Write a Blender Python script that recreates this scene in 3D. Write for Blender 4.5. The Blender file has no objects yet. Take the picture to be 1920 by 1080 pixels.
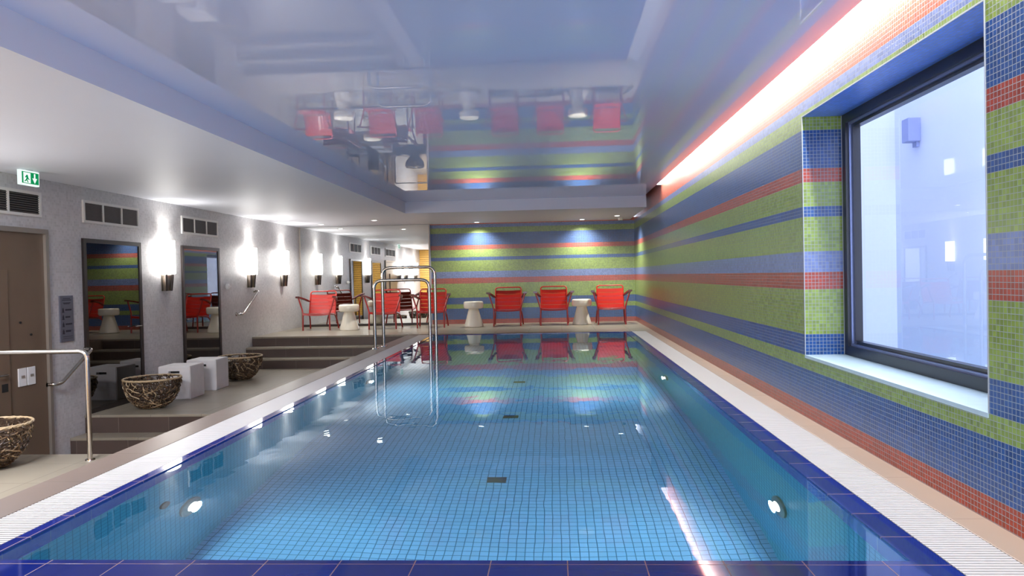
import bpy, bmesh, math, random
from mathutils import Vector, Matrix, Quaternion
random.seed(7)
S = bpy.context.scene
COL = S.collection
PI = math.pi

# ------------------------------------------------------------------ camera
cam_d = bpy.data.cameras.new('camera'); cam = bpy.data.objects.new('camera', cam_d); COL.objects.link(cam)
fwd = Vector((-0.05901817, 0.99812965, -0.01593932)); rgt = Vector((0.99804475, 0.05866893, -0.02155559))
up = rgt.cross(fwd).normalized(); rgt = fwd.cross(up).normalized()
M = Matrix((( rgt.x, up.x, -fwd.x, 0), (rgt.y, up.y, -fwd.y, 0), (rgt.z, up.z, -fwd.z, 1.0), (0, 0, 0, 1)))
cam.matrix_world = M
cam_d.sensor_width = 36; cam_d.lens = 1380/1920*36; cam_d.clip_start = .05
S.camera = cam

# ------------------------------------------------------------------ world, exposure
S.view_settings.view_transform = 'Standard'; S.view_settings.look = 'None'
S.view_settings.gamma = 1.0; S.view_settings.exposure = 0.0; S.view_settings.use_curve_mapping = False
W = bpy.data.worlds.new('world'); S.world = W; W.use_nodes = True
W.node_tree.nodes['Background'].inputs[0].default_value = (.78, .83, 1.0, 1)
W.node_tree.nodes['Background'].inputs[1].default_value = 8
S.cycles.use_denoising = True
S.cycles.max_bounces = 10; S.cycles.diffuse_bounces = 5; S.cycles.glossy_bounces = 6
S.cycles.transmission_bounces = 8; S.cycles.transparent_max_bounces = 10
S.cycles.sample_clamp_indirect = 6.0; S.cycles.caustics_refractive = True; S.cycles.caustics_reflective = False
S.cycles.blur_glossy = 0.3

def area_light(name, loc, rot, sx, sy, power, col=(1, 1, 1), spread=PI):
    d = bpy.data.lights.new(name, 'AREA'); d.shape = 'RECTANGLE'; d.size = sx; d.size_y = sy
    d.energy = power; d.color = col; d.spread = spread
    o = bpy.data.objects.new(name, d); o.location = loc; o.rotation_euler = rot; COL.objects.link(o); return o
# blue fill light added behind the camera, and daylight of the light well outside the right window
area_light('added_near_fill', (-.45, -2.42, 1.2), (PI/2, 0, PI), 3.4, 2.0, 380, (.72, .78, 1.0))
area_light('daylight_light_well', (2.05, 4.05, 1.25), (0, PI/2, PI), 1.5, 2.0, 62, (.74, .80, 1.0))
# light strip in the slot along the right wall
LY0, LY1 = -2.3, 11.6
area_light('slot_strip_light', (1.625, (LY0+LY1)/2, 2.545), (0, -.6, 0), .07, LY1-LY0, 520, (1, .97, .93))
# cool fill light added over the part of the room left of the camera
area_light('left_bay_fill_light', (-4.0, 3.6, 2.10), (0, 0, 0), 1.0, 1.6, 270, (.9, .92, 1))

# ------------------------------------------------------------------ node helpers
def srgb(r, g, b):
    f = lambda c: (c/255/12.92) if c/255 <= .04045 else ((c/255+.055)/1.055)**2.4
    return (f(r), f(g), f(b), 1)

class N:
    def __init__(s, name):
        s.m = bpy.data.materials.new(name); s.m.use_nodes = True; s.t = s.m.node_tree
        s.t.nodes.clear(); s.out = s.t.nodes.new('ShaderNodeOutputMaterial')
    def new(s, typ, **k):
        n = s.t.nodes.new(typ)
        for a, b in k.items(): setattr(n, a, b)
        return n
    def link(s, a, b): s.t.links.new(a, b)
    def math(s, op, a, b=None, c=None):
        n = s.new('ShaderNodeMath', operation=op)
        for i, v in enumerate((a, b, c)):
            if v is None: continue
            if isinstance(v, (int, float)): n.inputs[i].default_value = v
            else: s.link(v, n.inputs[i])
        return n.outputs[0]
    def mixc(s, fac, a, b, typ='MIX'):
        n = s.new('ShaderNodeMix', data_type='RGBA', blend_type=typ)
        for i, v in ((0, fac), (6, a), (7, b)):
            if isinstance(v, (int, float)): n.inputs[i].default_value = v
            elif isinstance(v, tuple): n.inputs[i].default_value = v
            else: s.link(v, n.inputs[i])
        return n.outputs[2]
    def pos(s):
        g = s.new('ShaderNodeNewGeometry'); x = s.new('ShaderNodeSeparateXYZ'); s.link(g.outputs['Position'], x.inputs[0])
        return g.outputs['Position'], x.outputs[0], x.outputs[1], x.outputs[2]
    def bsdf(s, col=None, rough=.5, metal=0, ior=1.5, coat=0, coatr=.03, spec=.5):
        b = s.new('ShaderNodeBsdfPrincipled')
        for k, v in (('Base Color', col), ('Roughness', rough), ('Metallic', metal), ('IOR', ior), ('Coat Weight', coat), ('Coat Roughness', coatr), ('Specular IOR Level', spec)):
            if v is None: continue
            if isinstance(v, (int, float, tuple)): b.inputs[k].default_value = v
            else: s.link(v, b.inputs[k])
        s.link(b.outputs[0], s.out.inputs[0]); return b
    def noise(s, vec, scale, detail=3, rough=.5):
        n = s.new('ShaderNodeTexNoise'); n.inputs['Scale'].default_value = scale; n.inputs['Detail'].default_value = detail
        n.inputs['Roughness'].default_value = rough
        s.link(vec, n.inputs['Vector']); return n.outputs['Fac']
    def scale(s, vec, v):
        m = s.new('ShaderNodeVectorMath', operation='MULTIPLY'); s.link(vec, m.inputs[0]); m.inputs[1].default_value = v; return m.outputs[0]
    def bump(s, h, b, strength=.2, dist=.01):
        n = s.new('ShaderNodeBump'); n.inputs['Strength'].default_value = strength; n.inputs['Distance'].default_value = dist
        s.link(h, n.inputs['Height']); s.link(n.outputs[0], b.inputs['Normal'])

def plain(name, col, rough=.5, metal=0, coat=0, var=.06, scale=8, ior=1.5):
    n = N(name); p, x, y, z = n.pos(); f = n.noise(p, scale, 4)
    lo = tuple(c*(1-var) for c in col[:3])+(1,); hi = tuple(min(1, c*(1+var)) for c in col[:3])+(1,)
    n.bsdf(n.mixc(f, lo, hi), rough, metal, ior, coat); return n.m

def emit(name, col, strength):
    n = N(name); e = n.new('ShaderNodeEmission'); e.inputs[0].default_value = col; e.inputs[1].default_value = strength
    n.link(e.outputs[0], n.out.inputs[0]); return n.m

def axis(n, spec, x, y, z):
    d = {'x': x, 'y': y, 'z': z}
    if len(spec) == 1: return d[spec]
    return n.math('ADD', d[spec[0]], d[spec[2]])

def tiles(name, u, v, pu, pv, joint, col, grout, rough=.2, var=.25, bands=None, nb=120, ior=1.5, ou=0., ov=0., mott=.1, coat=0, groutrough=.6, sheen=0):
    n = N(name); p, x, y, z = n.pos()
    U = n.math('DIVIDE', n.math('ADD', axis(n, u, x, y, z), 50*pu-ou), pu)
    V = n.math('DIVIDE', n.math('ADD', axis(n, v, x, y, z), (0 if bands else 50*pv)-ov), pv)
    fu, fv = n.math('FRACT', U), n.math('FRACT', V); cu, cv = n.math('FLOOR', U), n.math('FLOOR', V)
    jm = n.math('MAXIMUM', n.math('LESS_THAN', fu, joint/pu), n.math('LESS_THAN', fv, joint/pv))
    cx = n.new('ShaderNodeCombineXYZ'); n.link(cu, cx.inputs[0]); n.link(cv, cx.inputs[1])
    wn = n.new('ShaderNodeTexWhiteNoise', noise_dimensions='3D'); n.link(cx.outputs[0], wn.inputs['Vector'])
    if bands:
        r = n.new('ShaderNodeValToRGB'); r.color_ramp.interpolation = 'CONSTANT'
        el = r.color_ramp.elements
        el[0].position = 0; el[0].color = bands[0][1]; el[1].position = bands[1][0]/nb; el[1].color = bands[1][1]
        for row, c in bands[2:]:
            e = el.new(row/nb); e.color = c
        n.link(n.math('DIVIDE', n.math('ADD', cv, .5), nb), r.inputs[0]); base = r.outputs[0]
    else: base = col
    g = n.math('ADD', n.math('MULTIPLY', wn.outputs['Value'], 2*var), 1-var)
    if mott: g = n.math('MULTIPLY', g, n.math('ADD', n.math('MULTIPLY', n.noise(p, 3.0, 4), 2*mott), 1-mott))
    gc = n.new('ShaderNodeCombineXYZ')
    for i in range(3): n.link(g, gc.inputs[i])
    c = n.mixc(1.0, base, gc.outputs[0], 'MULTIPLY')
    c = n.mixc(jm, c, grout)
    ro = n.math('ADD', n.math('MULTIPLY', jm, groutrough-rough), rough)
    b = n.bsdf(c, ro, 0, ior, coat)
    n.bump(n.math('SUBTRACT', 1, jm), b, .25, .002)
    return n.m

# ------------------------------------------------------------------ materials
P0 = .0234
RED, BLU, GRN = srgb(146, 48, 24), srgb(6, 62, 122), srgb(116, 138, 50)
GBL, RED_LIT = srgb(92, 110, 158), srgb(186, 84, 46)  # last one: top red band painted lighter, slot glow put into its colour
BANDS = [(0, RED), (4, BLU), (14, GRN), (18, BLU), (24, GRN), (37, RED), (42, GBL), (48, GRN), (58, BLU), (61, GRN), (68, RED), (72, BLU), (83, GRN), (88, GBL), (91, RED_LIT)]
GROUT = srgb(138, 146, 148)
m_mosaic = tiles('striped_glass_mosaic', 'x+y', 'z', P0, P0, .0026, None, GROUT, rough=.28, var=.22, bands=BANDS, mott=.12)
m_mosaic_top = tiles('blue_mosaic_reveal_top', 'x', 'y', P0, P0, .0026, srgb(60, 118, 214), GROUT, rough=.3, var=.15)
m_sill = plain('pale_stone_sill', srgb(168, 190, 198), .45, var=.1, scale=14)
m_greymos = tiles('grey_wall_mosaic', 'x+y', 'z', .03, .03, .0028, srgb(198, 196, 196), srgb(206, 206, 208), rough=.4, var=.1, mott=.06)
m_poolwall = tiles('aqua_pool_mosaic', 'y', 'z', .05, .05, .004, srgb(30, 152, 182), srgb(14, 98, 124), rough=.3, var=.06, mott=.03)
m_poolend = tiles('aqua_pool_mosaic_end', 'x', 'z', .05, .05, .004, srgb(30, 152, 182), srgb(14, 98, 124), rough=.3, var=.06, mott=.03)
m_poolfloor = tiles('aqua_pool_floor_tile', 'x', 'y', .052, .052, .005, srgb(118, 182, 222), srgb(16, 98, 132), rough=.3, var=.05, mott=.04)
m_cobalt = tiles('cobalt_coping_tile', 'x', 'y', .268, .268, .004, srgb(18, 35, 110), srgb(126, 96, 90), rough=.05, var=.12, ou=.02, ov=.12, mott=.05)
m_cobalt_v = tiles('cobalt_pool_rim_tile', 'x+y', 'z', .268, .3, .004, srgb(26, 44, 158), srgb(60, 60, 130), rough=.12, var=.1, ov=.06)
m_stone = tiles('beige_stone_floor_tile', 'x', 'y', .6, .6, .004, srgb(140, 132, 117), srgb(104, 97, 86), rough=.32, var=.05, ou=.1, mott=.12)
m_riser = tiles('brown_stone_riser', 'x+y', 'z', .6, 3.0, .005, srgb(78, 65, 60), srgb(116, 104, 96), rough=.35, var=.12, ou=.13, ov=1.2, mott=.15)
m_border = tiles('brown_stone_border', 'x', 'y', 9, .6, .003, srgb(102, 88, 79), srgb(78, 68, 60), rough=.38, var=.06, ou=4, mott=.12)
m_borderR = tiles('sand_stone_border', 'x', 'y', 9, .6, .003, srgb(160, 142, 126), srgb(130, 114, 100), rough=.35, var=.04, ou=4, mott=.08)
m_white = plain('white_ceiling_paint', srgb(212, 214, 224), .55, var=.02, scale=1.5)
m_whitep = plain('white_plastic', srgb(226, 226, 226), .35, var=.02)
m_bead = plain('grey_corner_bead', srgb(160, 166, 172), .4)
m_grate = plain('white_grating_plastic', srgb(186, 184, 182), .4, var=.03, scale=5)
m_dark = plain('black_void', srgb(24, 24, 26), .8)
m_gutter = plain('gutter_channel', srgb(60, 60, 64), .6)
m_steel = plain('polished_steel', srgb(196, 192, 186), .16, metal=1, var=.03)
m_bsteel = plain('brushed_steel', srgb(150, 140, 128), .3, metal=1, var=.12, scale=30)
m_frame = plain('dark_window_frame', srgb(14, 20, 34), .3, var=.1)
m_framelt = plain('grey_glazing_bead', srgb(120, 132, 170), .3, metal=.6)
m_red = plain('red_lacquered_metal', srgb(172, 28, 13), .3, coat=.4, var=.05)
m_redd = plain('dark_red_lacquered_tube', srgb(150, 22, 20), .3, coat=.4, var=.05)
m_arm = plain('arm_rest_dark_red', srgb(88, 20, 18), .3, coat=.3)
m_porc = plain('cream_glazed_ceramic', srgb(236, 230, 214), .22, coat=.5, var=.03, scale=5)
m_concrete = plain('whitewashed_concrete', srgb(226, 224, 224), .7, var=.09, scale=9)
m_brown = plain('bronze_door_panel', srgb(116, 98, 82), .36, metal=.15, var=.12, scale=2.5)
m_doorframe = plain('dark_bronze_frame', srgb(44, 36, 34), .35, metal=.2)
m_backing = plain('brown_door_backing', srgb(150, 124, 92), .5)
m_lframe = plain('grey_metal_frame', srgb(158, 150, 142), .35, metal=.5)
m_ventf = plain('white_vent_frame', srgb(224, 222, 218), .4)
m_ventd = plain('vent_mesh_grey', srgb(92, 88, 86), .6, var=.15, scale=40)
m_plate = plain('grey_metal_plate', srgb(104, 106, 120), .4, metal=.3)
m_ink = plain('dark_print', srgb(36, 34, 50), .6)
m_green = emit('lit_green_sign', srgb(20, 150, 90), .9)
m_signw = emit('lit_white_sign', (.85, 1, .95, 1), 1.1)
m_shade = emit('lit_sconce_shade', (1, .97, .93, 1), 30.0)
m_strip = emit('lit_slot_strip', (1, .97, .92, 1), 10.0)
m_down = emit('lit_downlight_lens', (1, .98, .95, 1), 12.0)
m_pooll = emit('lit_pool_lamp_lens', (1, 1, 1, 1), 8.0)
m_mirror = N('silver_mirror'); m_mirror.bsdf(srgb(226, 228, 226), .01, 1); m_mirror = m_mirror.m
m_plaster = plain('exterior_render', srgb(214, 220, 236), .8, var=.03, scale=1)
m_extlamp = plain('exterior_lamp_grey', srgb(140, 150, 190), .5)

def m_gloss_ceiling():
    n = N('glossy_stretch_ceiling'); p, x, y, z = n.pos()
    f = n.noise(p, .8, 2)
    b = n.bsdf(n.mixc(f, srgb(214, 220, 246), srgb(218, 224, 250)), .01, 0, 2.6)
    return n.m
m_ceil = m_gloss_ceiling()

def m_water_():
    n = N('still_pool_water'); p, x, y, z = n.pos()
    g = n.new('ShaderNodeBsdfGlass'); g.inputs['IOR'].default_value = 1.333; g.inputs['Roughness'].default_value = 0.0
    g.inputs['Color'].default_value = (.90, .98, 1, 1)
    h = n.noise(n.scale(p, (2.6, 1.6, 1)), 1.5, 2)
    bp = n.new('ShaderNodeBump'); bp.inputs['Strength'].default_value = .06; bp.inputs['Distance'].default_value = .02
    n.link(h, bp.inputs['Height']); n.link(bp.outputs[0], g.inputs['Normal'])
    n.link(g.outputs[0], n.out.inputs[0]); return n.m
m_water = m_water_()

def m_thin_glass(name, tint, refl_ior, base=0.0):
    n = N(name); t = n.new('ShaderNodeBsdfTransparent'); t.inputs[0].default_value = tint
    g = n.new('ShaderNodeBsdfGlossy'); g.inputs['Roughness'].default_value = .0
    f = n.new('ShaderNodeFresnel'); gm = n.new('ShaderNodeNewGeometry')      # same reflectance from both sides of a thin pane
    n.link(n.math('ADD', refl_ior, n.math('MULTIPLY', gm.outputs['Backfacing'], 1/refl_ior-refl_ior)), f.inputs[0])
    fac = n.math('MINIMUM', n.math('ADD', f.outputs[0], base), 1.0)
    mx = n.new('ShaderNodeMixShader'); n.link(fac, mx.inputs[0]); n.link(t.outputs[0], mx.inputs[1]); n.link(g.outputs[0], mx.inputs[2])
    n.link(mx.outputs[0], n.out.inputs[0]); return n.m
m_glass = m_thin_glass('window_pane_glass', (.96, .98, 1, 1), 1.5, .04)
m_tint = m_thin_glass('bronze_tinted_door_glass', srgb(150, 130, 110), 1.7, .12)

def m_wood_():
    n = N('yellow_wood_slats'); p, x, y, z = n.pos()  # plain yellow wood slats with dark joints
    f = n.math('FRACT', n.math('DIVIDE', n.math('ADD', z, 5), .09))
    j = n.math('LESS_THAN', f, .14)
    g = n.noise(n.scale(p, (1, 1, 14)), 3, 3)
    c = n.mixc(g, srgb(196, 140, 50), srgb(236, 190, 96)); c = n.mixc(j, c, srgb(84, 54, 20))
    n.bsdf(c, .45); return n.m
m_wood = m_wood_()

def strand(name, c0, c1):
    n = N(name); p, x, y, z = n.pos(); n.bsdf(n.mixc(n.noise(p, 90, 2), c0, c1), .5); return n.m
m_strands = [strand('dark_or_shaded_branch', srgb(50, 36, 26), srgb(78, 60, 44)), strand('mid_branch', srgb(96, 76, 54), srgb(130, 106, 78)), strand('pale_branch', srgb(158, 136, 104), srgb(196, 174, 140))]
def m_wicker_():
    n = N('brown_woven_branches'); p, x, y, z = n.pos()
    g = n.noise(p, 26, 3)
    r = n.new('ShaderNodeValToRGB'); n.link(g, r.inputs[0]); e = r.color_ramp.elements
    e[0].position = .36; e[0].color = srgb(40, 28, 20); e[1].position = .66; e[1].color = srgb(176, 152, 116)
    n.bsdf(r.outputs[0], .5); return n.m
m_wicker = m_wicker_()

# ------------------------------------------------------------------ mesh helpers
def box(bm, x0, x1, y0, y1, z0, z1, rot=None, org=None):
    vs = [bm.verts.new((x, y, z)) for z in (z0, z1) for y in (y0, y1) for x in (x0, x1)]
    if rot is not None:
        for v in vs: v.co = rot @ (v.co-org) + org
    F = [(0, 2, 3, 1), (4, 5, 7, 6), (0, 1, 5, 4), (2, 6, 7, 3), (0, 4, 6, 2), (1, 3, 7, 5)]
    for f in F: bm.faces.new([vs[i] for i in f])
    return vs

def tube(bm, pts, r, seg=10, closed=False, caps=True):
    pts = [Vector(p) for p in pts]; n = len(pts); rings = []
    prev = None
    for i, p in enumerate(pts):
        if closed: d = (pts[(i+1) % n]-pts[i-1])
        else: d = (pts[min(i+1, n-1)]-pts[max(i-1, 0)])
        d = d.normalized() if d.length > 1e-9 else Vector((0, 0, 1))
        if prev is None:
            a = Vector((0, 0, 1)) if abs(d.z) < .9 else Vector((1, 0, 0)); u = d.cross(a).normalized()
        else:
            u = (prev-d*prev.dot(d)); u = u.normalized() if u.length > 1e-6 else d.orthogonal().normalized()
        prev = u; w = d.cross(u); rr = r[i] if isinstance(r, (list, tuple)) else r
        rings.append([bm.verts.new(p+(u*math.cos(2*PI*k/seg)+w*math.sin(2*PI*k/seg))*rr) for k in range(seg)])
    m = n if closed else n-1
    for i in range(m):
        a, b = rings[i], rings[(i+1) % n]
        for k in range(seg): bm.faces.new((a[k], a[(k+1) % seg], b[(k+1) % seg], b[k]))
    if caps and not closed:
        bm.faces.new(list(reversed(rings[0]))); bm.faces.new(rings[-1])

def lathe(bm, prof, c=(0, 0, 0), seg=32, a0=0, a1=2*PI):
    full = abs(a1-a0-2*PI) < 1e-6; ns = seg if full else seg+1
    rings = []
    for r, z in prof:
        rings.append([bm.verts.new((c[0]+r*math.cos(a0+(a1-a0)*k/seg), c[1]+r*math.sin(a0+(a1-a0)*k/seg), c[2]+z)) for k in range(ns)])
    for a, b in zip(rings, rings[1:]):
        for k in range(seg):
            q = [a[k], a[(k+1) % ns], b[(k+1) % ns], b[k]]
            try: bm.faces.new(q)
            except ValueError: pass
    return rings

def round_path(pts, r, n=6):
    pts = [Vector(p) for p in pts]; out = [pts[0]]
    for i in range(1, len(pts)-1):
        a, b, c = pts[i-1], pts[i], pts[i+1]
        d1, d2 = (a-b), (c-b); k = min(r, d1.length*.49, d2.length*.49)
        p, q = b+d1.normalized()*k, b+d2.normalized()*k
        for j in range(n+1):
            t = j/n; out.append(p*(1-t)**2+b*2*t*(1-t)+q*t*t)
    out.append(pts[-1]); return out

def obj(name, bm, mat, parent=None, smooth=False, bevel=0, bseg=2):
    if bevel:
        bmesh.ops.remove_doubles(bm, verts=bm.verts, dist=1e-6)
        bmesh.ops.bevel(bm, geom=[e for e in bm.edges if e.is_manifold and e.calc_face_angle(0) > .5], offset=bevel, segments=bseg, affect='EDGES', profile=.5)
    bmesh.ops.recalc_face_normals(bm, faces=bm.faces)
    me = bpy.data.meshes.new(name); bm.to_mesh(me); bm.free()
    for m in (mat if isinstance(mat, (list, tuple)) else [mat]): me.materials.append(m)
    if smooth:
        for p in me.polygons: p.use_smooth = True
        me.set_sharp_from_angle(angle=.7)
    o = bpy.data.objects.new(name, me); COL.objects.link(o)
    if parent: o.parent = parent
    return o

def thing(name, label, cat, loc=(0, 0, 0), rz=0, group=None):
    o = bpy.data.objects.new(name, None); o.empty_display_size = .1; COL.objects.link(o)
    o.location = loc; o.rotation_euler = (0, 0, rz); tag(o, label, cat, group); return o
def tag(o, label=None, cat=None, group=None, kind=None):
    for k, v in (('label', label), ('category', cat), ('group', group), ('kind', kind)):
        if v: o[k] = v
    return o
def struct(name, bm, mat, **k):
    o = obj(name, bm, mat, **k); o['kind'] = 'structure'; return o
def sbox(name, mat, *b, bevel=0):
    bm = bmesh.new(); box(bm, *b); return struct(name, bm, mat, bevel=bevel)
def copy_tree(o, parent=None):
    c = o.copy(); COL.objects.link(c)
    if parent: c.parent = parent
    for ch in list(o.children): copy_tree(ch, c)
    return c

# ------------------------------------------------------------------ dimensions
XR, XL = 1.685, -5.49
YF, YM, YN = 15.70, 15.58, -2.5
ZL, ZG = 2.15, 2.35          # low and glossy ceilings
PX0, PX1, PY0, PY1 = -2.11, 1.19, 2.57, 12.80
PD = -1.58
XB = -2.62                   # bulkhead / curb line

# ------------------------------------------------------------------ shell: floors
Z1, Z2 = -.51, -.92
bm = bmesh.new()
box(bm, XB, XR, PY1+.06, YF, -.3, 0); box(bm, XL, XB, 13.0, YF, -.3, 0)                    # far deck
struct('floor', bm, m_stone)
sbox('floor_platform', m_stone, XL, -2.64, 8.235, 13.02, Z1-.3, Z1)
sbox('floor_near_platform', m_stone, XL, -2.64, 1.5, 6.33, Z1-.6, Z1)
sbox('floor_lower_landing', m_stone, XL, -2.64, 6.3, 7.99, Z2-.2, Z2)
sbox('floor_near_deck', m_stone, XB, XR, YN, 2.2, -.3, 0)
def step(name, y0, y1, ztop, h):
    t = bmesh.new(); box(t, XL+.002, -2.642, y0-.004, y1, ztop-.03, ztop)
    o = struct(name, t, m_stone, bevel=.003)
    r = bmesh.new(); box(r, XL+.002, -2.642, y0, y0+.03, ztop-h, ztop-.03); obj('riser', r, m_riser, o); return o
step('floor_step_low', 7.95, 8.24, Z2+.205, .205)
step('floor_step_low_top', 8.22, 8.6, Z1+.003, .208)
step('floor_step_first', 12.425, 12.73, Z1+.17, .17)
step('floor_step_second', 12.705, 13.01, Z1+.34, .17)
step('floor_step_third', 12.985, 13.35, .003, .173)
# curb on the left of the pool (brown stone), its outer face to the lower floors
sbox('trim_1', m_border, -2.64, -2.42, 1.5, 13.0, Z2, 0.0, bevel=.004)
sbox('trim_2', m_borderR, 1.545, XR, YN, PY1+.06, -.3, 0, bevel=.003)
sbox('trim_3', m_border, -2.42, 1.305, PY1+.06, PY1+.20, -.3, .004, bevel=.003)

# pool basin
bm = bmesh.new(); box(bm, PX0-.1, PX1+.1, PY0-.1, PY1+.1, PD-.1, PD); struct('floor_pool', bm, m_poolfloor)
sbox('wall_pool_left', m_poolwall, PX0-.1, PX0, PY0-.1, PY1+.1, PD, -.18)
sbox('wall_pool_right', m_poolwall, PX1, PX1+.1, PY0-.1, PY1+.1, PD, -.18)
sbox('wall_pool_near', m_poolend, PX0, PX1, PY0-.1, PY0, PD, -.18)
sbox('wall_pool_far', m_poolend, PX0, PX1, PY1, PY1+.1, PD, -.18)
bm = bmesh.new()
box(bm, PX0-.059, PX0, PY0-.13, PY1+.06, -.18, -.012); box(bm, PX1, PX1+.1, PY0-.13, PY1+.06, -.18, -.012)
box(bm, PX0, PX1, PY0-.1, PY0, -.18, -.012); box(bm, PX0, PX1, PY1, PY1+.06, -.18, -.012)
struct('trim_4', bm, m_cobalt_v)
bm = bmesh.new()
box(bm, -2.169, PX0, PY0-.13, PY1+.06, -.012, 0); box(bm, PX1, 1.304, PY0-.13, PY1+.06, -.012, 0)
box(bm, PX0, PX1, PY0-.13, PY0, -.012, 0); box(bm, PX0, PX1, PY1, PY1+.06, -.012, 0)
struct('trim_5', bm, m_cobalt)
# water
bm = bmesh.new(); nx, ny = 2, 6
vs = [[bm.verts.new((PX0+(PX1-PX0)*i/nx, PY0+(PY1-PY0)*j/ny, -.006)) for i in range(nx+1)] for j in range(ny+1)]
for j in range(ny):
    for i in range(nx): bm.faces.new((vs[j][i], vs[j][i+1], vs[j+1][i+1], vs[j+1][i]))
wo = obj('pool_water', bm, m_water)
if wo.data.polygons[0].normal.z < 0: wo.data.flip_normals()
tag(wo, 'still clear blue water filling the swimming pool', 'water', kind='stuff')

# gutters with slotted gratings
def grating(x0, x1, y0, y1, label, along='y'):
    sbox('floor_gutter', m_gutter, x0+.004, x1-.004, y0, y1, -.12, -.03)
    t = thing('overflow_grating', label, 'grating', ((x0+x1)/2, (y0+y1)/2, -.03), 0, None)
    bm = bmesh.new(); n = int((y1-y0)/.022); cx, cy = (x0+x1)/2, (y0+y1)/2
    for i in range(n):
        y = y0+i*.022; box(bm, x0-cx+.004, x1-cx-.004, y-cy, y+.0145-cy, .004, .030)
    obj('grating_slats', bm, m_grate, t)
    bm = bmesh.new()
    for f in (.25, .5, .75):
        x = x0+(x1-x0)*f-cx; box(bm, x-.006, x+.006, y0-cy, y1-cy, 0, .026)
    obj('grating_rail', bm, m_grate, t)
grating(1.305, 1.545, 2.2, PY1+.055, 'white slotted overflow grating along the right pool edge')
grating(-2.42, -2.17, 2.2, PY1+.055, 'white slotted overflow grating along the left pool edge, beside the brown curb')
sbox('floor_near_kerb', m_cobalt, -2.17, 1.305, 2.2, PY0-.13, -.1, 0)

# ------------------------------------------------------------------ shell: walls
WY0, WY1, WZ0, WZ1 = 2.98, 5.10, .424, 2.036     # window opening
bm = bmesh.new()
box(bm, XR, XR+.3, YN, WY0, -.3, 2.62); box(bm, XR, XR+.3, WY1, YF+.3, -.3, 2.62)
box(bm, XR, XR+.3, WY0, WY1, -.3, WZ0-.02); box(bm, XR, XR+.3, WY0, WY1, WZ1, 2.62)
struct('wall_right', bm, m_mosaic)
sbox('trim_6', m_sill, XR-.004, XR+.3, WY0, WY1, WZ0-.02, WZ0)
sbox('trim_7', m_mosaic_top, XR+.003, XR+.3, WY0+.001, WY1-.001, WZ1-.004, WZ1)
sbox('wall_far', m_mosaic, -2.66, XR, YF, YF+.2, -.3, 2.2)
sbox('wall_far_left', m_white, XL, -2.66, YM+.03, YF+.2, -.3, 2.2)
sbox('wall_left', m_greymos, XL-.2, XL, 1.3, YF+.2, -1.2, 2.2)
sbox('wall_near_left', m_wood, XL, -2.7, 1.3, 1.5, -1.2, 2.2)
sbox('wall_left_near', m_white, XB-.1, XB, YN, 1.5, -.3, 2.36)
# near wall behind the camera, with unseen glazing added for the fill light
bm = bmesh.new()
box(bm, XB-.1, XR+.3, YN-.2, YN, -.3, .15); box(bm, XB-.1, XR+.3, YN-.2, YN, 2.25, 2.62)
box(bm, XB-.1, -2.2, YN-.2, YN, .15, 2.25); box(bm, 1.3, XR+.3, YN-.2, YN, .15, 2.25)
struct('wall_near', bm, m_white)
bm = bmesh.new()
for x in (-2.2, -.48, 1.24): box(bm, x, x+.06, YN-.12, YN-.06, .15, 2.25)
box(bm, -2.2, 1.3, YN-.12, YN-.06, .15, .21); box(bm, -2.2, 1.3, YN-.12, YN-.06, 2.19, 2.25)
struct('added_near_window', bm, m_frame)

# ------------------------------------------------------------------ ceilings
sbox('ceiling_low', m_white, XL, XB, 1.3, YF+.2, ZL, 2.62)
sbox('ceiling_far', m_white, XB, 1.60, 12.88, YF+.2, ZL, 2.62)
sbox('ceiling_glossy', m_ceil, XB, 1.572, YN-.1, 12.88, ZG, ZG+.03)
sbox('ceiling_slot_top', m_white, XB, XR+.3, YN-.2, YF+.2, 2.62, 2.72)
bm = bmesh.new(); box(bm, 1.592, 1.66, LY0, LY1, 2.555, 2.575)
st = obj('slot_light_strip', bm, m_strip); tag(st, 'glowing white light strip in the ceiling slot along the mosaic wall', 'light strip')
# cover the slot beyond its lit end
sbox('trim_8', m_white, 1.572, XR, LY1+.02, LY1+.06, 2.38, 2.62)

# ------------------------------------------------------------------ mirror on the far left wall
t = thing('wall_mirror', 'tall wall-wide mirror beside the striped wall, behind the red chairs', 'mirror', (-4.07, YM, 0))
bm = bmesh.new(); box(bm, -1.415, 1.385, 0, .006, .05, 2.145); obj('mirror_glass', bm, m_mirror, t)
for x0, x1 in ((-1.42, -1.395), (1.385, 1.405)):
    bm = bmesh.new(); box(bm, x0, x1, -.006, .02, .0, 2.147); obj('edge_strip', bm, m_lframe, t)
bm = bmesh.new(); box(bm, -1.395, 1.385, -.004, .02, .0, .05); obj('bottom_rail', bm, m_doorframe, t)

# ------------------------------------------------------------------ window 1 in the right wall
w = thing('window_1', None, None, (1.95, (WY0+WY1)/2, WZ0)); w['kind'] = 'structure'
cy = (WY0+WY1)/2; hy = (WY1-WY0)/2; hz = WZ1-WZ0
def ring(bm, x0, x1, d0, d1):
    # rectangular ring between insets d0 and d1
    box(bm, x0, x1, -hy+d0, hy-d0, d0, d1); box(bm, x0, x1, -hy+d0, hy-d0, hz-d1, hz-d0)
    box(bm, x0, x1, -hy+d0, -hy+d1, d1, hz-d1); box(bm, x0, x1, hy-d1, hy-d0, d1, hz-d1)
bm = bmesh.new(); ring(bm, -.005, .09, 0, .062); obj('window_frame', bm, m_frame, w)
bm = bmesh.new(); ring(bm, .015, .05, .062, .078); obj('glazing_bead', bm, m_framelt, w)
bm = bmesh.new(); ring(bm, .03, .08, .078, .098); obj('inner_frame', bm, m_frame, w)
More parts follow.
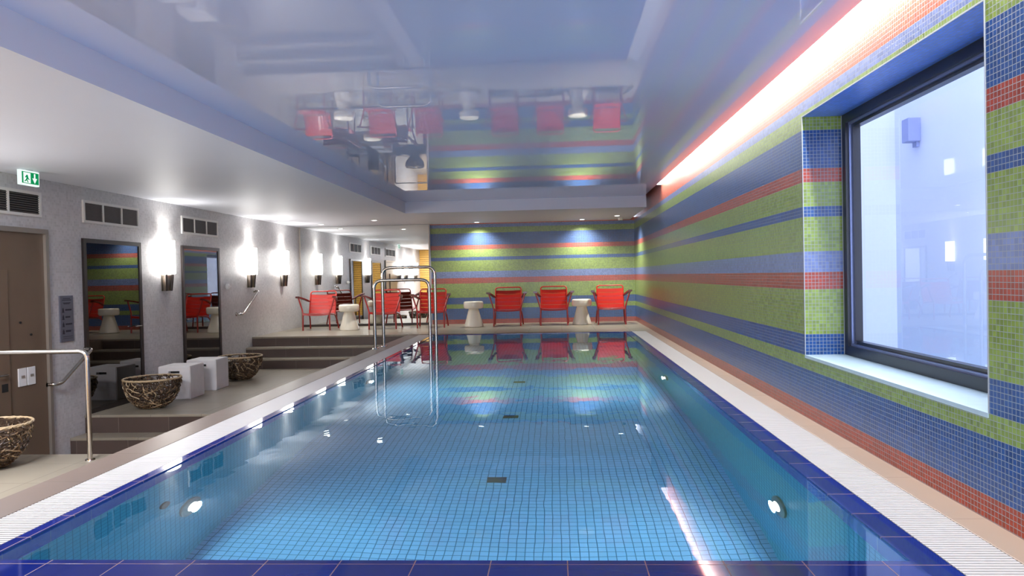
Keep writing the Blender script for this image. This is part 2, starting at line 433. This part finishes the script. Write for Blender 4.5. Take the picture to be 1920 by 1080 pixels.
bm = bmesh.new(); vs = [bm.verts.new(p) for p in ((.055, -hy+.09, .09), (.055, hy-.09, .09), (.055, hy-.09, hz-.09), (.055, -hy+.09, hz-.09))]; bm.faces.new(vs)
obj('window_pane', bm, m_glass, w)
for k, b in enumerate(((XR-.002, XR+.003, WY1-.003, WY1+.003, WZ0, WZ1+.004), (XR-.002, XR+.003, WY0-.003, WY0+.003, WZ0, WZ1+.004), (XR-.002, XR+.003, WY0, WY1, WZ1-.005, WZ1+.002), (1.942, 1.952, WY1-.006, WY1, WZ0, WZ1))):
    sbox('trim_%d' % (9+k), m_bead, *b)
# light well outside
sbox('wall_outside_back', m_plaster, 3.6, 3.8, -1.0, 8.2, -1.0, 6)
sbox('wall_outside_end', m_plaster, 2.0, 3.6, 8.0, 8.2, -1.0, 6)
sbox('floor_outside', m_plaster, 2.0, 3.6, -1.0, 8.0, -1.2, -1.0)
sbox('wall_outside_house', m_plaster, 1.99, 2.06, -1.0, 8.2, 2.05, 6)
bm = bmesh.new(); box(bm, -.12, 0, -.07, .07, 0, .23)
t = thing('outdoor_wall_lamp', 'small grey boxy lamp on the pale wall outside the window', 'lamp', (3.6, 7.52, 2.24))
obj('lamp_body', bm, m_extlamp, t, bevel=.006)
bm = bmesh.new(); box(bm, -.03, 0, -.04, .04, -.05, 0); obj('mounting_plate', bm, m_extlamp, t)

# ------------------------------------------------------------------ sconces on the left wall
def make_sconce(label):
    t = thing('wall_sconce', label, 'wall lamp', (XL, 0, 0), 0, 'lit sconces on the grey mosaic wall')
    bm = bmesh.new(); R = .135
    pr = [(.0, .0), (R*.96, 0), (R, .01), (R, .46), (R*.96, .47), (0, .47)]
    lathe(bm, pr, (.012, 0, .0), 20, -PI/2, PI/2); obj('lamp_shade', bm, m_shade, t, smooth=True)
    bm = bmesh.new(); box(bm, .001, .012, -.1, .1, -.235, .44); obj('back_plate', bm, m_bsteel, t)
    bm = bmesh.new()
    lathe(bm, [(0, -.235), (.072, -.235), (.075, -.23), (.098, -.012), (.095, -.004), (0, -.004)], (.014, 0, 0), 16, -PI/2, PI/2)
    obj('bracket', bm, m_bsteel, t, smooth=True)
    bm = bmesh.new()
    for a in (-.95, -.05, .8):
        ca, sa = math.cos(a), math.sin(a)
        tube(bm, [(.014+.078*ca, .078*sa, -.236), (.014+.104*ca, .104*sa, -.004)], .012, 8)
    obj('bracket_fin', bm, m_doorframe, t, smooth=True)
    d = bpy.data.lights.new('sconce_uplight', 'SPOT'); d.energy = 14; d.spot_size = 2.0; d.spot_blend = .9; d.shadow_soft_size = .05; d.color = (1, .97, .92)
    l = bpy.data.objects.new('sconce_uplight', d); l.location = (.13, 0, .50); l.rotation_euler = (PI, 0, 0); COL.objects.link(l); l.parent = t
    return t
sc = make_sconce('lit half-round wall lamp between the two glass doors')
sc.location = (XL, 10.06, 1.135)
for y, lab in ((12.93, 'lit half-round wall lamp right of the glass doors, above the sloping handrail'),
               (14.52, 'lit half-round wall lamp nearest the mirror'),
               (5.75, 'lit half-round wall lamp seen only in the mirror, behind the near platform'),
               (4.55, 'lit half-round wall lamp seen only in the mirror, middle of the near bay'),
               (2.7, 'lit half-round wall lamp seen only in the mirror, by the wooden slat wall')):
    c = copy_tree(sc); c.location = (XL, y, 1.135); c['label'] = lab

# ------------------------------------------------------------------ vents
def make_vent(y0, y1, cells, label, louvre=False):
    L = y1-y0; H = .265
    t = thing('vent_grille', label, 'vent', (XL, y0, 1.735), 0, 'air vents high on the grey wall')
    bm = bmesh.new()
    f = .03
    box(bm, 0, .022, 0, L, 0, f); box(bm, 0, .022, 0, L, H-f, H); box(bm, 0, .022, 0, f, f, H-f); box(bm, 0, .022, L-f, L, f, H-f)
    for i in range(1, cells): y = L*i/cells; box(bm, 0, .020, y-.012, y+.012, f, H-f)
    obj('vent_frame', bm, m_ventf, t)
    bm = bmesh.new(); box(bm, .001, .004, f, L-f, f, H-f); obj('vent_mesh', bm, m_dark if louvre else m_ventd, t)
    bm = bmesh.new(); n = 9 if louvre else 12
    for i in range(n):
        z = f+(H-2*f)*(i+.5)/n; box(bm, .004, .014, f, L-f, z-.004, z+.004)
    obj('vent_slat', bm, m_ventd, t)
make_vent(10.55, 11.71, 3, 'white-framed air vent above the glass door nearest the stairs')
make_vent(8.28, 9.43, 3, 'white-framed air vent above the glass door by the wall sign')
make_vent(6.15, 7.58, 3, 'white-framed louvred vent above the brown door by the exit sign', True)

# ------------------------------------------------------------------ doors on the left wall
def glass_door(name, y0, y1, z0, z1, hy_):
    t = thing(name, None, None, (XL, y0, z0)); t['kind'] = 'structure'
    L, H = y1-y0, z1-z0; f = .05
    bm = bmesh.new(); box(bm, 0, .03, 0, f, 0, H); box(bm, 0, .03, L-f, L, 0, H); box(bm, 0, .03, f, L-f, H-f, H); box(bm, 0, .03, f, L-f, 0, .06)
    obj('door_frame', bm, m_doorframe, t)
    bm = bmesh.new(); box(bm, .001, .006, f, L-f, .06, H-f); obj('backing', bm, m_backing, t)
    bm = bmesh.new(); box(bm, .010, .018, f, L-f, .06, H-f); obj('glass_leaf', bm, m_tint, t)
    bm = bmesh.new(); tube(bm, [(.02, hy_, H*.47), (.07, hy_, H*.47), (.07, hy_-.13, H*.47)], .008, 8); obj('door_handle', bm, m_steel, t, smooth=True)
glass_door('door_1', 8.25, 9.44, Z1, 1.55, 1.08)
glass_door('door_2', 10.52, 11.72, Z1, 1.56, .14)
t = thing('door_3', None, None, (XL, 5.9, Z2)); t['kind'] = 'structure'
bm = bmesh.new(); box(bm, 0, .008, 0, 1.70, 0, 2.48); obj('door_panel', bm, m_brown, t)
bm = bmesh.new(); box(bm, 0, .04, 1.70, 1.745, 0, 2.53); box(bm, 0, .04, 0, 1.70, 2.48, 2.53); obj('door_frame', bm, m_lframe, t)
lf = bmesh.new(); box(lf, .008, .03, .2, 1.14, .01, 2.09); lf = obj('door_leaf', lf, m_brown, t, bevel=.002)
bm = bmesh.new(); tube(bm, [(.02, 1.06, 1.05), (.07, 1.06, 1.05), (.07, .94, 1.05)], .009, 8); obj('door_handle', bm, m_steel, lf, smooth=True)
bm = bmesh.new(); box(bm, .03, .034, 1.02, 1.10, .88, .96); obj('lock_plate', bm, m_dark, lf)
bm = bmesh.new()
for y, z in ((1.32, 1.56), (1.46, 1.40)): lathe(bm, [(0, .012), (.012, .01), (.013, 0)], (0, 0, 0), 10)
for v in bm.verts: pass
bm.free()
bm = bmesh.new()
for y, z in ((1.32, 1.555), (1.47, 1.42)): tube(bm, [(.008, y, z), (.02, y, z)], .012, 10)
obj('door_stud', bm, m_dark, t)
for y0, lab in ((7.165, 'white wall switch on the brown door panel, left of the pair'), (7.295, 'white wall switch on the brown door panel, right of the pair')):
    s = thing('wall_switch', lab, 'switch', (XL+.008, y0, -.02), 0, 'white switches on the brown panel')
    bm = bmesh.new(); box(bm, 0, .012, 0, .115, 0, .185); obj('switch_plate', bm, m_whitep, s, bevel=.003)
    bm = bmesh.new(); box(bm, .012, .018, .035, .08, .085, .11); obj('rocker', bm, m_lframe, s)

# wall sign between brown door and glass door
t = thing('wall_sign', 'narrow grey information plate with small symbols beside the brown door', 'sign', (XL, 7.83, .375))
bm = bmesh.new(); box(bm, 0, .015, 0, .225, 0, .515); obj('sign_plate', bm, m_plate, t, bevel=.002)
bm = bmesh.new()
def ink(y0, y1, z0, z1): box(bm, .015, .0165, y0, y1, z0, z1)
for z, a, b in ((.478, .05, .17), (.462, .035, .19), (.43, .05, .175), (.42, .06, .16)): ink(a, b, z, z+.008)
for i, z in enumerate((.335, .255, .175, .095)):
    ink(.035, .062, z, z+.03); ink(.042, .055, z+.03, z+.044); ink(.03, .068, z-.008, z)
    L = (.17, .145, .175, .15)[i]; ink(.085, L+.02, z+.012, z+.03)
ink(.085, .2, .125, .129); ink(.035, .2, .055, .06); ink(.035, .2, .035, .039)
obj('sign_print', bm, m_ink, t)

# thermostat, exit sign, ceiling detector
t = thing('wall_thermostat', 'small round white button unit on the grey wall right of the glass doors', 'thermostat', (XL, 12.0, .93))
bm = bmesh.new(); tube(bm, [(0, 0, 0), (.035, 0, 0), (.045, 0, 0)], [.045, .045, .038], 16); obj('thermostat_body', bm, m_whitep, t, smooth=True)
bm = bmesh.new(); tube(bm, [(.045, 0, 0), (.075, 0, .004)], .014, 10); obj('thermostat_knob', bm, m_whitep, t, smooth=True)

t = thing('exit_sign', 'green lit escape sign with door and downward arrow under the ceiling', 'sign', (-5.16, 6.98, 1.995), 0)
bm = bmesh.new(); box(bm, -.018, .018, -.135, .125, 0, .145); obj('sign_box', bm, m_signw, t, bevel=.003)
bm = bmesh.new(); box(bm, .018, .021, -.118, .112, .016, .129); sg = obj('green_panel', bm, m_green, t)
bm = bmesh.new(); box(bm, .021, .023, -.10, -.005, .022, .122); obj('pictogram_door', bm, m_signw, sg)
bm = bmesh.new()
vv = [(.023, -.06, .10), (.023, -.045, .10), (.023, -.035, .07), (.023, -.02, .055), (.023, -.028, .05), (.023, -.045, .062), (.023, -.05, .05), (.023, -.035, .028), (.023, -.045, .024), (.023, -.062, .045), (.023, -.085, .03), (.023, -.09, .038), (.023, -.068, .056), (.023, -.062, .075), (.023, -.08, .07), (.023, -.078, .08)]
f0 = [bm.verts.new(v) for v in vv]; f1 = [bm.verts.new((v[0]+.001, v[1], v[2])) for v in vv]
bm.faces.new(f0); bm.faces.new(f1)
for i in range(len(vv)): bm.faces.new((f0[i], f0[(i+1) % len(vv)], f1[(i+1) % len(vv)], f1[i]))
obj('pictogram_figure', bm, m_green, sg)
bm = bmesh.new(); box(bm, .021, .023, .045, .063, .07, .12)
vs = [bm.verts.new((x, y, z)) for x in (.021, .023) for y, z in ((.022, .075), (.086, .075), (.054, .025))]
bm.faces.new(vs[:3]); bm.faces.new(vs[3:])
for i in range(3): bm.faces.new((vs[i], vs[(i+1) % 3], vs[3+(i+1) % 3], vs[3+i]))
obj('pictogram_arrow', bm, m_signw, sg)
bm = bmesh.new(); box(bm, -.01, .01, -.05, .05, .145, .156); obj('ceiling_bracket', bm, m_whitep, t)

t = thing('ceiling_detector', 'small cream detector on the far ceiling near the right corner', 'detector', (1.36, 15.25, ZL))
bm = bmesh.new(); lathe(bm, [(0, -.055), (.04, -.05), (.05, -.035), (.052, 0), (0, 0)], seg=20); obj('detector_body', bm, m_porc, t, smooth=True)
bm = bmesh.new(); lathe(bm, [(.0, -.058), (.03, -.0575), (.03, -.052), (0, -.052)], seg=16); obj('sensor_lens', bm, m_dark, t)

# ------------------------------------------------------------------ downlights
def make_down(x, y, label, power, group='recessed ceiling downlights', tilt=0, size=1.5):
    t = thing('ceiling_downlight', label, 'ceiling light', (x, y, ZL), 0, group)
    bm = bmesh.new(); lathe(bm, [(.05, -.001), (.052, -.006), (.072, -.006), (.074, 0), (.05, -.001)], seg=24); obj('trim_ring', bm, m_whitep, t, smooth=True)
    bm = bmesh.new(); lathe(bm, [(0, -.003), (.05, -.003), (.05, -.001), (0, -.001)], seg=20); obj('lamp_lens', bm, m_down, t)
    d = bpy.data.lights.new('downlight_beam', 'SPOT'); d.energy = power; d.spot_size = size; d.spot_blend = 1.0; d.shadow_soft_size = .04; d.color = (1, .96, .88)
    l = bpy.data.objects.new('downlight_beam', d); l.location = (0, 0, -.02); l.rotation_euler = (tilt, 0, 0); COL.objects.link(l); l.parent = t
    return t
make_down(-1.62, 15.38, 'round downlight before the striped wall, leftmost of the three', 170, tilt=.12, size=2.3)
make_down(.58, 15.36, 'round downlight before the striped wall, middle of the three', 170, tilt=.12, size=2.3)
make_down(1.24, 14.6, 'round downlight before the striped wall, rightmost and nearest', 220, size=2.3)
make_down(-4.78, 14.9, 'round downlight in the low ceiling above the left red chair', 110, size=2.3)
make_down(-3.5, 14.2, 'round downlight in the low ceiling above the pool handrail chairs', 110, size=2.3)

# ------------------------------------------------------------------ pool lamps, inlets, drains
def pool_lamp(side, y, z, label, light=True):
    x = PX1 if side > 0 else PX0
    t = thing('pool_lamp', label, 'pool light', (x, y, z), 0 if side < 0 else PI, 'round underwater pool lamps')
    bm = bmesh.new(); tube(bm, [(0, 0, 0), (.012, 0, 0), (.02, 0, 0)], [.115, .115, .095], 28); obj('lamp_ring', bm, m_bsteel, t, smooth=True)
    bm = bmesh.new(); tube(bm, [(.02, 0, 0), (.03, 0, 0)], [.055, .045], 20); obj('lamp_lens', bm, m_pooll, t, smooth=True)
    d = bpy.data.lights.new('pool_lamp_light', 'AREA'); d.shape = 'DISK'; d.size = .12; d.energy = 20; d.color = (.9, .97, 1)
    l = bpy.data.objects.new('pool_lamp_light', d); l.location = (.045, 0, 0); l.rotation_euler = (0, -PI/2, 0); COL.objects.link(l); l.parent = t
pool_lamp(-1, 4.06, -.92, 'round lit underwater lamp on the left pool wall, nearest the camera')
pool_lamp(1, 4.04, -.87, 'round lit underwater lamp on the right pool wall, nearest the camera')
pool_lamp(1, 8.1, -.9, 'round lit underwater lamp on the right pool wall, farther from the camera')
pool_lamp(-1, 8.1, -.92, 'added unseen underwater lamp on the left pool wall, below the reflections')  # extra unseen lamp, added to brighten the pool
t = thing('pool_inlet', 'small dark round inlet on the left pool wall beside the lamp', 'pool inlet', (PX0, 3.79, -.62))
bm = bmesh.new(); tube(bm, [(0, 0, 0), (.012, 0, 0), (.016, 0, 0)], [.045, .045, .035], 20); obj('inlet_ring', bm, m_gutter, t, smooth=True)
for y, lab in ((5.25, 'dark square floor drain in the pool, nearest'), (6.95, 'dark square floor drain in the pool, middle one'), (8.7, 'dark square floor drain in the pool, farthest')):
    t = thing('floor_drain', lab, 'drain', (-.45, y, PD), 0, 'floor drains in the pool')
    bm = bmesh.new(); box(bm, -.07, .07, -.05, .05, 0, .012); obj('drain_cover', bm, m_gutter, t, bevel=.003)

# ------------------------------------------------------------------ pool ladder handrails
def arch(y, x0, x1, h, zb0, zb1, label):
    t = thing('pool_handrail', label, 'handrail', (x0, y, 0), 0, 'steel handrails over the left pool edge')
    bm = bmesh.new(); L = x1-x0
    tube(bm, round_path([(0, 0, zb0), (0, 0, h), (L, 0, h), (L, 0, zb1)], .13, 8), .0225, 14); obj('rail_tube', bm, m_steel, t, smooth=True)
    bm = bmesh.new(); lathe(bm, [(.0225, .012), (.045, .012), (.05, 0), (.0225, 0)], (0, 0, zb0), 20); obj('floor_flange', bm, m_steel, t, smooth=True)
arch(10.42, -2.60, -1.80, .98, 0, -1.2, 'lower bent steel pool handrail, nearer of the two arches')
arch(10.78, -2.56, -1.775, 1.165, 0, -1.2, 'taller bent steel pool handrail behind the lower arch')
t = thing('pool_ladder', 'steel ladder treads below the water between the handrails', 'ladder', (-1.83, 10.6, -.3))
for z in (0, -.28, -.56):
    bm = bmesh.new(); box(bm, -.04, .04, -.15, .15, z-.015, z+.015); obj('ladder_tread', bm, m_steel, t, bevel=.004)

# guard rail at the near platform
t = thing('guard_rail', 'long steel guard rail at the edge of the near platform', 'railing', (-4.05, 6.12, Z1))
bm = bmesh.new(); H = .942
tube(bm, round_path([(0, 0, 0), (0, 0, H), (-1.36, 0, H), (-1.36, 0, 0)], .075, 6), .021, 14); obj('rail_tube', bm, m_steel, t, smooth=True)
bm = bmesh.new(); lathe(bm, [(.021, .008), (.04, .008), (.042, 0), (.021, 0)], seg=18); obj('floor_flange', bm, m_steel, t, smooth=True)
# wall handrails
def handrail(y0, z0, y1, z1, label):
    t = thing('wall_handrail', label, 'handrail', (XL, y0, z0), 0, 'sloping steel handrails on the grey wall')
    bm = bmesh.new(); dy, dz = y1-y0, z1-z0
    tube(bm, round_path([(0, -.02, 0), (.085, -.02, 0), (.085, .09, .0), (.085, dy, dz), (.0, dy+.0, dz)], .05, 6), .02, 12); obj('rail_tube', bm, m_steel, t, smooth=True)
    for y, z in ((-.02, 0), (dy, dz)):
        bm = bmesh.new(); tube(bm, [(0, y, z), (.008, y, z)], .034, 16); obj('wall_flange', bm, m_steel, t, smooth=True)
handrail(7.63, -.06, 8.26, .26, 'sloping steel handrail on the grey wall by the brown door')
handrail(12.36, .45, 13.12, .83, 'sloping steel handrail on the grey wall beside the upper stairs')

# ------------------------------------------------------------------ red armchairs
def make_chair():
    t = thing('garden_armchair', 'x', 'armchair', (0, 0, 0), 0, 'red metal armchairs around the pool end')
    W_ = .265
    for s in (-1, 1):
        bm = bmesh.new(); tube(bm, round_path([(s*(W_+.005), -.27, 0), (s*W_, -.265, .335), (s*(W_+.02), -.23, .40), (s*.365, -.22, .655)], .05, 5), .0155, 10); obj('leg', bm, m_redd, t, smooth=True)
        bm = bmesh.new(); tube(bm, round_path([(s*(W_+.03), .33, 0), (s*(W_+.015), .27, .18), (s*W_, .18, .29), (s*W_, -.2, .335)], .08, 5), .0155, 10); obj('leg', bm, m_redd, t, smooth=True)
        # arm pad: flat curved strip widening to its front end
        bm = bmesh.new(); n = 10; rows = []
        for i in range(n+1):
            u = i/n; y = -.26+u*.50; x = .37-.09*u**1.6; z = .655+.015*math.sin(u*PI)-.10*u; w_ = .036-.014*u
            rows.append([bm.verts.new((s*(x+a), y, z+b)) for a, b in ((-w_, 0), (w_, 0), (w_, .028), (-w_, .028))])
        for a, b in zip(rows, rows[1:]):
            for k in range(4): bm.faces.new((a[k], a[(k+1) % 4], b[(k+1) % 4], b[k]))
        bm.faces.new(rows[0]); bm.faces.new(rows[-1])
        obj('arm_rest', bm, m_arm, t, bevel=.004)
    # back frame
    bm = bmesh.new()
    tube(bm, round_path([(-W_, .17, .30), (-W_-.003, .33, .77), (W_+.003, .33, .77), (W_, .17, .30)], .06, 6), .0125, 10); obj('back_frame', bm, m_red, t, smooth=True)
    bm = bmesh.new()
    tube(bm, [(-W_, -.262, .335), (-W_, .17, .295)], .011, 8); tube(bm, [(W_, -.262, .335), (W_, .17, .295)], .011, 8)
    tube(bm, [(-W_, .17, .295), (W_, .17, .295)], .011, 8); tube(bm, [(-W_, -.25, .32), (W_, -.25, .32)], .011, 8); obj('seat_frame', bm, m_redd, t, smooth=True)
    def slat(bm, p0, p1, sag, nrm, th=.006):
        n = 10; A = []
        for i in range(n+1):
            u = i/n; x = -W_+.008+u*2*(W_-.008); d = -sag*math.sin(u*PI)
            q = [Vector(p0)+Vector(nrm)*d, Vector(p1)+Vector(nrm)*d]
            A.append([bm.verts.new((x, q[0].y, q[0].z)), bm.verts.new((x, q[1].y, q[1].z)), bm.verts.new((x, q[1].y-nrm[1]*th, q[1].z-nrm[2]*th)), bm.verts.new((x, q[0].y-nrm[1]*th, q[0].z-nrm[2]*th))])
        for a, b in zip(A, A[1:]):
            for k in range(4): bm.faces.new((a[k], a[(k+1) % 4], b[(k+1) % 4], b[k]))
        bm.faces.new(A[0]); bm.faces.new(A[-1])
    bm = bmesh.new()
    y0, z0, y1, z1 = .185, .325, .322, .715; n = 5; nr = (0, -.943, .333)
    for i in range(n):
        a, b = i/n, (i+1)/n-.014
        slat(bm, (0, y0+(y1-y0)*a, z0+(z1-z0)*a), (0, y0+(y1-y0)*b, z0+(z1-z0)*b), .022, nr)
    obj('backrest', bm, m_red, t, smooth=False)
    bm = bmesh.new(); y0, z0, y1, z1 = -.275, .350, .165, .305; nr = (0, .1, .995); n = 6
    for i in range(n):
        a, b = i/n, (i+1)/n-.014
        slat(bm, (0, y0+(y1-y0)*a, z0+(z1-z0)*a), (0, y0+(y1-y0)*b, z0+(z1-z0)*b), .02, nr)
    slat(bm, (0, -.285, .312), (0, -.276, .352), .02, (0, -.6, .8))
    obj('seat', bm, m_red, t)
    return t
ch = make_chair()
chairs = [(-4.80, 14.72, .04, 'red slatted metal armchair by the left wall, nearest the stairs'),
          (-3.46, 14.72, .04, 'red slatted metal armchair behind the pool handrail, in front of the mirror'),
          (-2.52, 14.86, .06, 'red slatted metal armchair straddling the mirror and striped wall edge'),
          (-.98, 14.98, 0, 'red slatted metal armchair right of the left cream stool'),
          (-.04, 15.0, 0, 'red slatted metal armchair left of the right cream stool'),
          (1.11, 14.93, -.02, 'red slatted metal armchair in the far right corner')]
for i, (x, y, r, lab) in enumerate(chairs):
    o = ch if i == 0 else copy_tree(ch)
    o.location = (x, y, 0.003 if x < XB and y < 13.35 else 0); o.rotation_euler = (0, 0, r); o['label'] = lab

# ------------------------------------------------------------------ ceramic stools
def make_stool():
    t = thing('ceramic_stool', 'x', 'stool', (0, 0, 0), 0, 'mushroom-shaped ceramic stools')
    bm = bmesh.new()
    lathe(bm, [(0, .362), (.10, .362), (.175, .366), (.192, .378), (.2, .40), (.2, .475), (.194, .498), (.178, .510), (.1, .513), (0, .514)], seg=40); obj('stool_top', bm, m_porc, t, smooth=True)
    bm = bmesh.new()
    lathe(bm, [(0, 0), (.186, 0), (.194, .008), (.192, .03), (.175, .09), (.15, .17), (.132, .24), (.116, .30), (.104, .345), (.101, .3635), (0, .3635)], seg=40); obj('stool_base', bm, m_porc, t, smooth=True)
    return t
so = make_stool()
for i, (x, y, lab) in enumerate([(-4.12, 14.45, 'white ceramic mushroom stool between the two left red armchairs'),
                                 (-1.66, 14.78, 'cream ceramic mushroom stool, left one before the striped wall'),
                                 (.52, 14.92, 'cream ceramic mushroom stool, right one before the striped wall')]):
    o = so if i == 0 else copy_tree(so)
    o.location = (x, y, 0); o['label'] = lab

# ------------------------------------------------------------------ concrete block seats
def make_block():
    t = thing('concrete_block_seat', 'x', 'block seat', (0, 0, 0), 0, 'whitewashed block seats on the platform')
    bm = bmesh.new(); a, h = .21, .43; sx, sz0, sz1, d = .072, .335, .368, .06
    # body with a real slot in its front face (-y) and back
    vs = lambda x0, x1, y0, y1, z0, z1: box(bm, x0, x1, y0, y1, z0, z1)
    fr = [(-a, -a, 0), (a, -a, 0), (a, -a, h), (-a, -a, h)]
    F = [bm.verts.new(p) for p in fr]; B = [bm.verts.new((p[0], a, p[2])) for p in fr]
    I = [bm.verts.new(p) for p in ((-sx, -a, sz0), (sx, -a, sz0), (sx, -a, sz1), (-sx, -a, sz1))]
    J = [bm.verts.new((v.co.x, -a+d, v.co.z)) for v in I]
    for i in range(4):
        k = (i+1) % 4
        bm.faces.new((F[i], F[k], I[k], I[i])); bm.faces.new((I[i], I[k], J[k], J[i])); bm.faces.new((F[i], F[k], B[k], B[i]))
    bm.faces.new(B)
    bmesh.ops.recalc_face_normals(bm, faces=bm.faces)
    bmesh.ops.bevel(bm, geom=[e for e in bm.edges if all(abs(abs(v.co.x)-a) < 1e-5 for v in e.verts) and e.is_manifold], offset=.008, segments=2, affect='EDGES')
    b = obj('block_body', bm, m_concrete, t)
    bm = bmesh.new(); box(bm, -sx, sx, -a+d-.002, -a+d, sz0, sz1); obj('slot_shade_plate', bm, m_dark, t)  # dark plate at the slot's end, its inner shade put into colour
    return t
bo = make_block()
bo.location = (-4.99, 9.50, Z1); bo.rotation_euler = (0, 0, .04); bo['label'] = 'nearer whitewashed concrete block seat with hand slot, beside the woven bowl'
b2 = copy_tree(bo); b2.location = (-4.99, 10.24, Z1); b2.rotation_euler = (0, 0, .03); b2['label'] = 'farther whitewashed concrete block seat, behind the first block'

# ------------------------------------------------------------------ woven bowls
def make_basket():
    t = thing('woven_bowl', 'x', 'basket', (0, 0, 0), 0, 'woven branch bowls')
    R, H = .322, .355
    def prof(v):   # v 0..1 along the wall from base centre to rim
        a = v*PI/2
        r = R*(.30+.70*math.sin(a)**.9) if v > 0 else R*.3
        return r, H*(1-math.cos(a))**.85
    def P_(th, v, off=0):
        if v < 0: return Vector((.3*R*(1+v)*math.cos(th), .3*R*(1+v)*math.sin(th), .012))
        r, z = prof(v); r += off; return Vector((r*math.cos(th), r*math.sin(th), max(z+.01, .008)))
    bm = bmesh.new(); rnd = random.Random(3)
    for i in range(760):
        th = rnd.random()*2*PI; v = rnd.random()*.98; ang = rnd.choice((1, -1))*rnd.uniform(.2, 1.5); off = rnd.uniform(-.022, .006)
        L = rnd.uniform(.06, .17); n = 5; pts = []
        for k in range(n):
            s = (k/(n-1)-.5)*L
            vv = max(-.2, min(1.0, v+math.sin(ang)*s/.5)); tt = th+math.cos(ang)*s/max(.1, R*(.3+.7*max(vv, 0)))
            pts.append(P_(tt, vv, off+.010*math.sin(k*1.9+i)))
        k0 = len(bm.faces); tube(bm, pts, rnd.uniform(.0044, .0070), 5, caps=True); bm.faces.ensure_lookup_table()
        mi = rnd.choice((0, 0, 1, 1, 2)) if off > -.008 else 0  # set-back strands always dark, shade in the gaps put into colour
        for f in bm.faces[k0:]: f.material_index = mi
    for j in range(10):                     # hoops
        v = .03+j*.105; o_ = rnd.uniform(-.012, 0)
        tube(bm, [P_(2*PI*k/40, min(1, v+.02*math.sin(k*.8+j)), o_+.005*math.sin(k*1.3+j)) for k in range(40)], .006, 5, closed=True)
    obj('woven_wall', bm, m_strands, t, smooth=True)
    bm = bmesh.new()
    for j in range(3):
        ph = j*2*PI/3
        tube(bm, [Vector(((R+.006*math.cos(k*1.0+ph))*math.cos(2*PI*k/62), (R+.006*math.cos(k*1.0+ph))*math.sin(2*PI*k/62), H+.008+.006*math.sin(k*1.0+ph))) for k in range(62)], .0085, 6, closed=True)
    obj('rim', bm, m_strands[2], t, smooth=True)
    return t
ba = make_basket()
for i, (x, y, r, lab) in enumerate([(-4.77, 5.87, 0, 'brown woven branch bowl on the near platform, cut by the left frame edge'),
                                    (-4.93, 8.68, 1.1, 'brown woven branch bowl in front of the concrete blocks'),
                                    (-4.90, 11.12, 2.3, 'brown woven branch bowl between the blocks and the upper stairs')]):
    o = ba if i == 0 else copy_tree(ba)
    o.location = (x, y, Z1); o.rotation_euler = (0, 0, r); o['label'] = lab
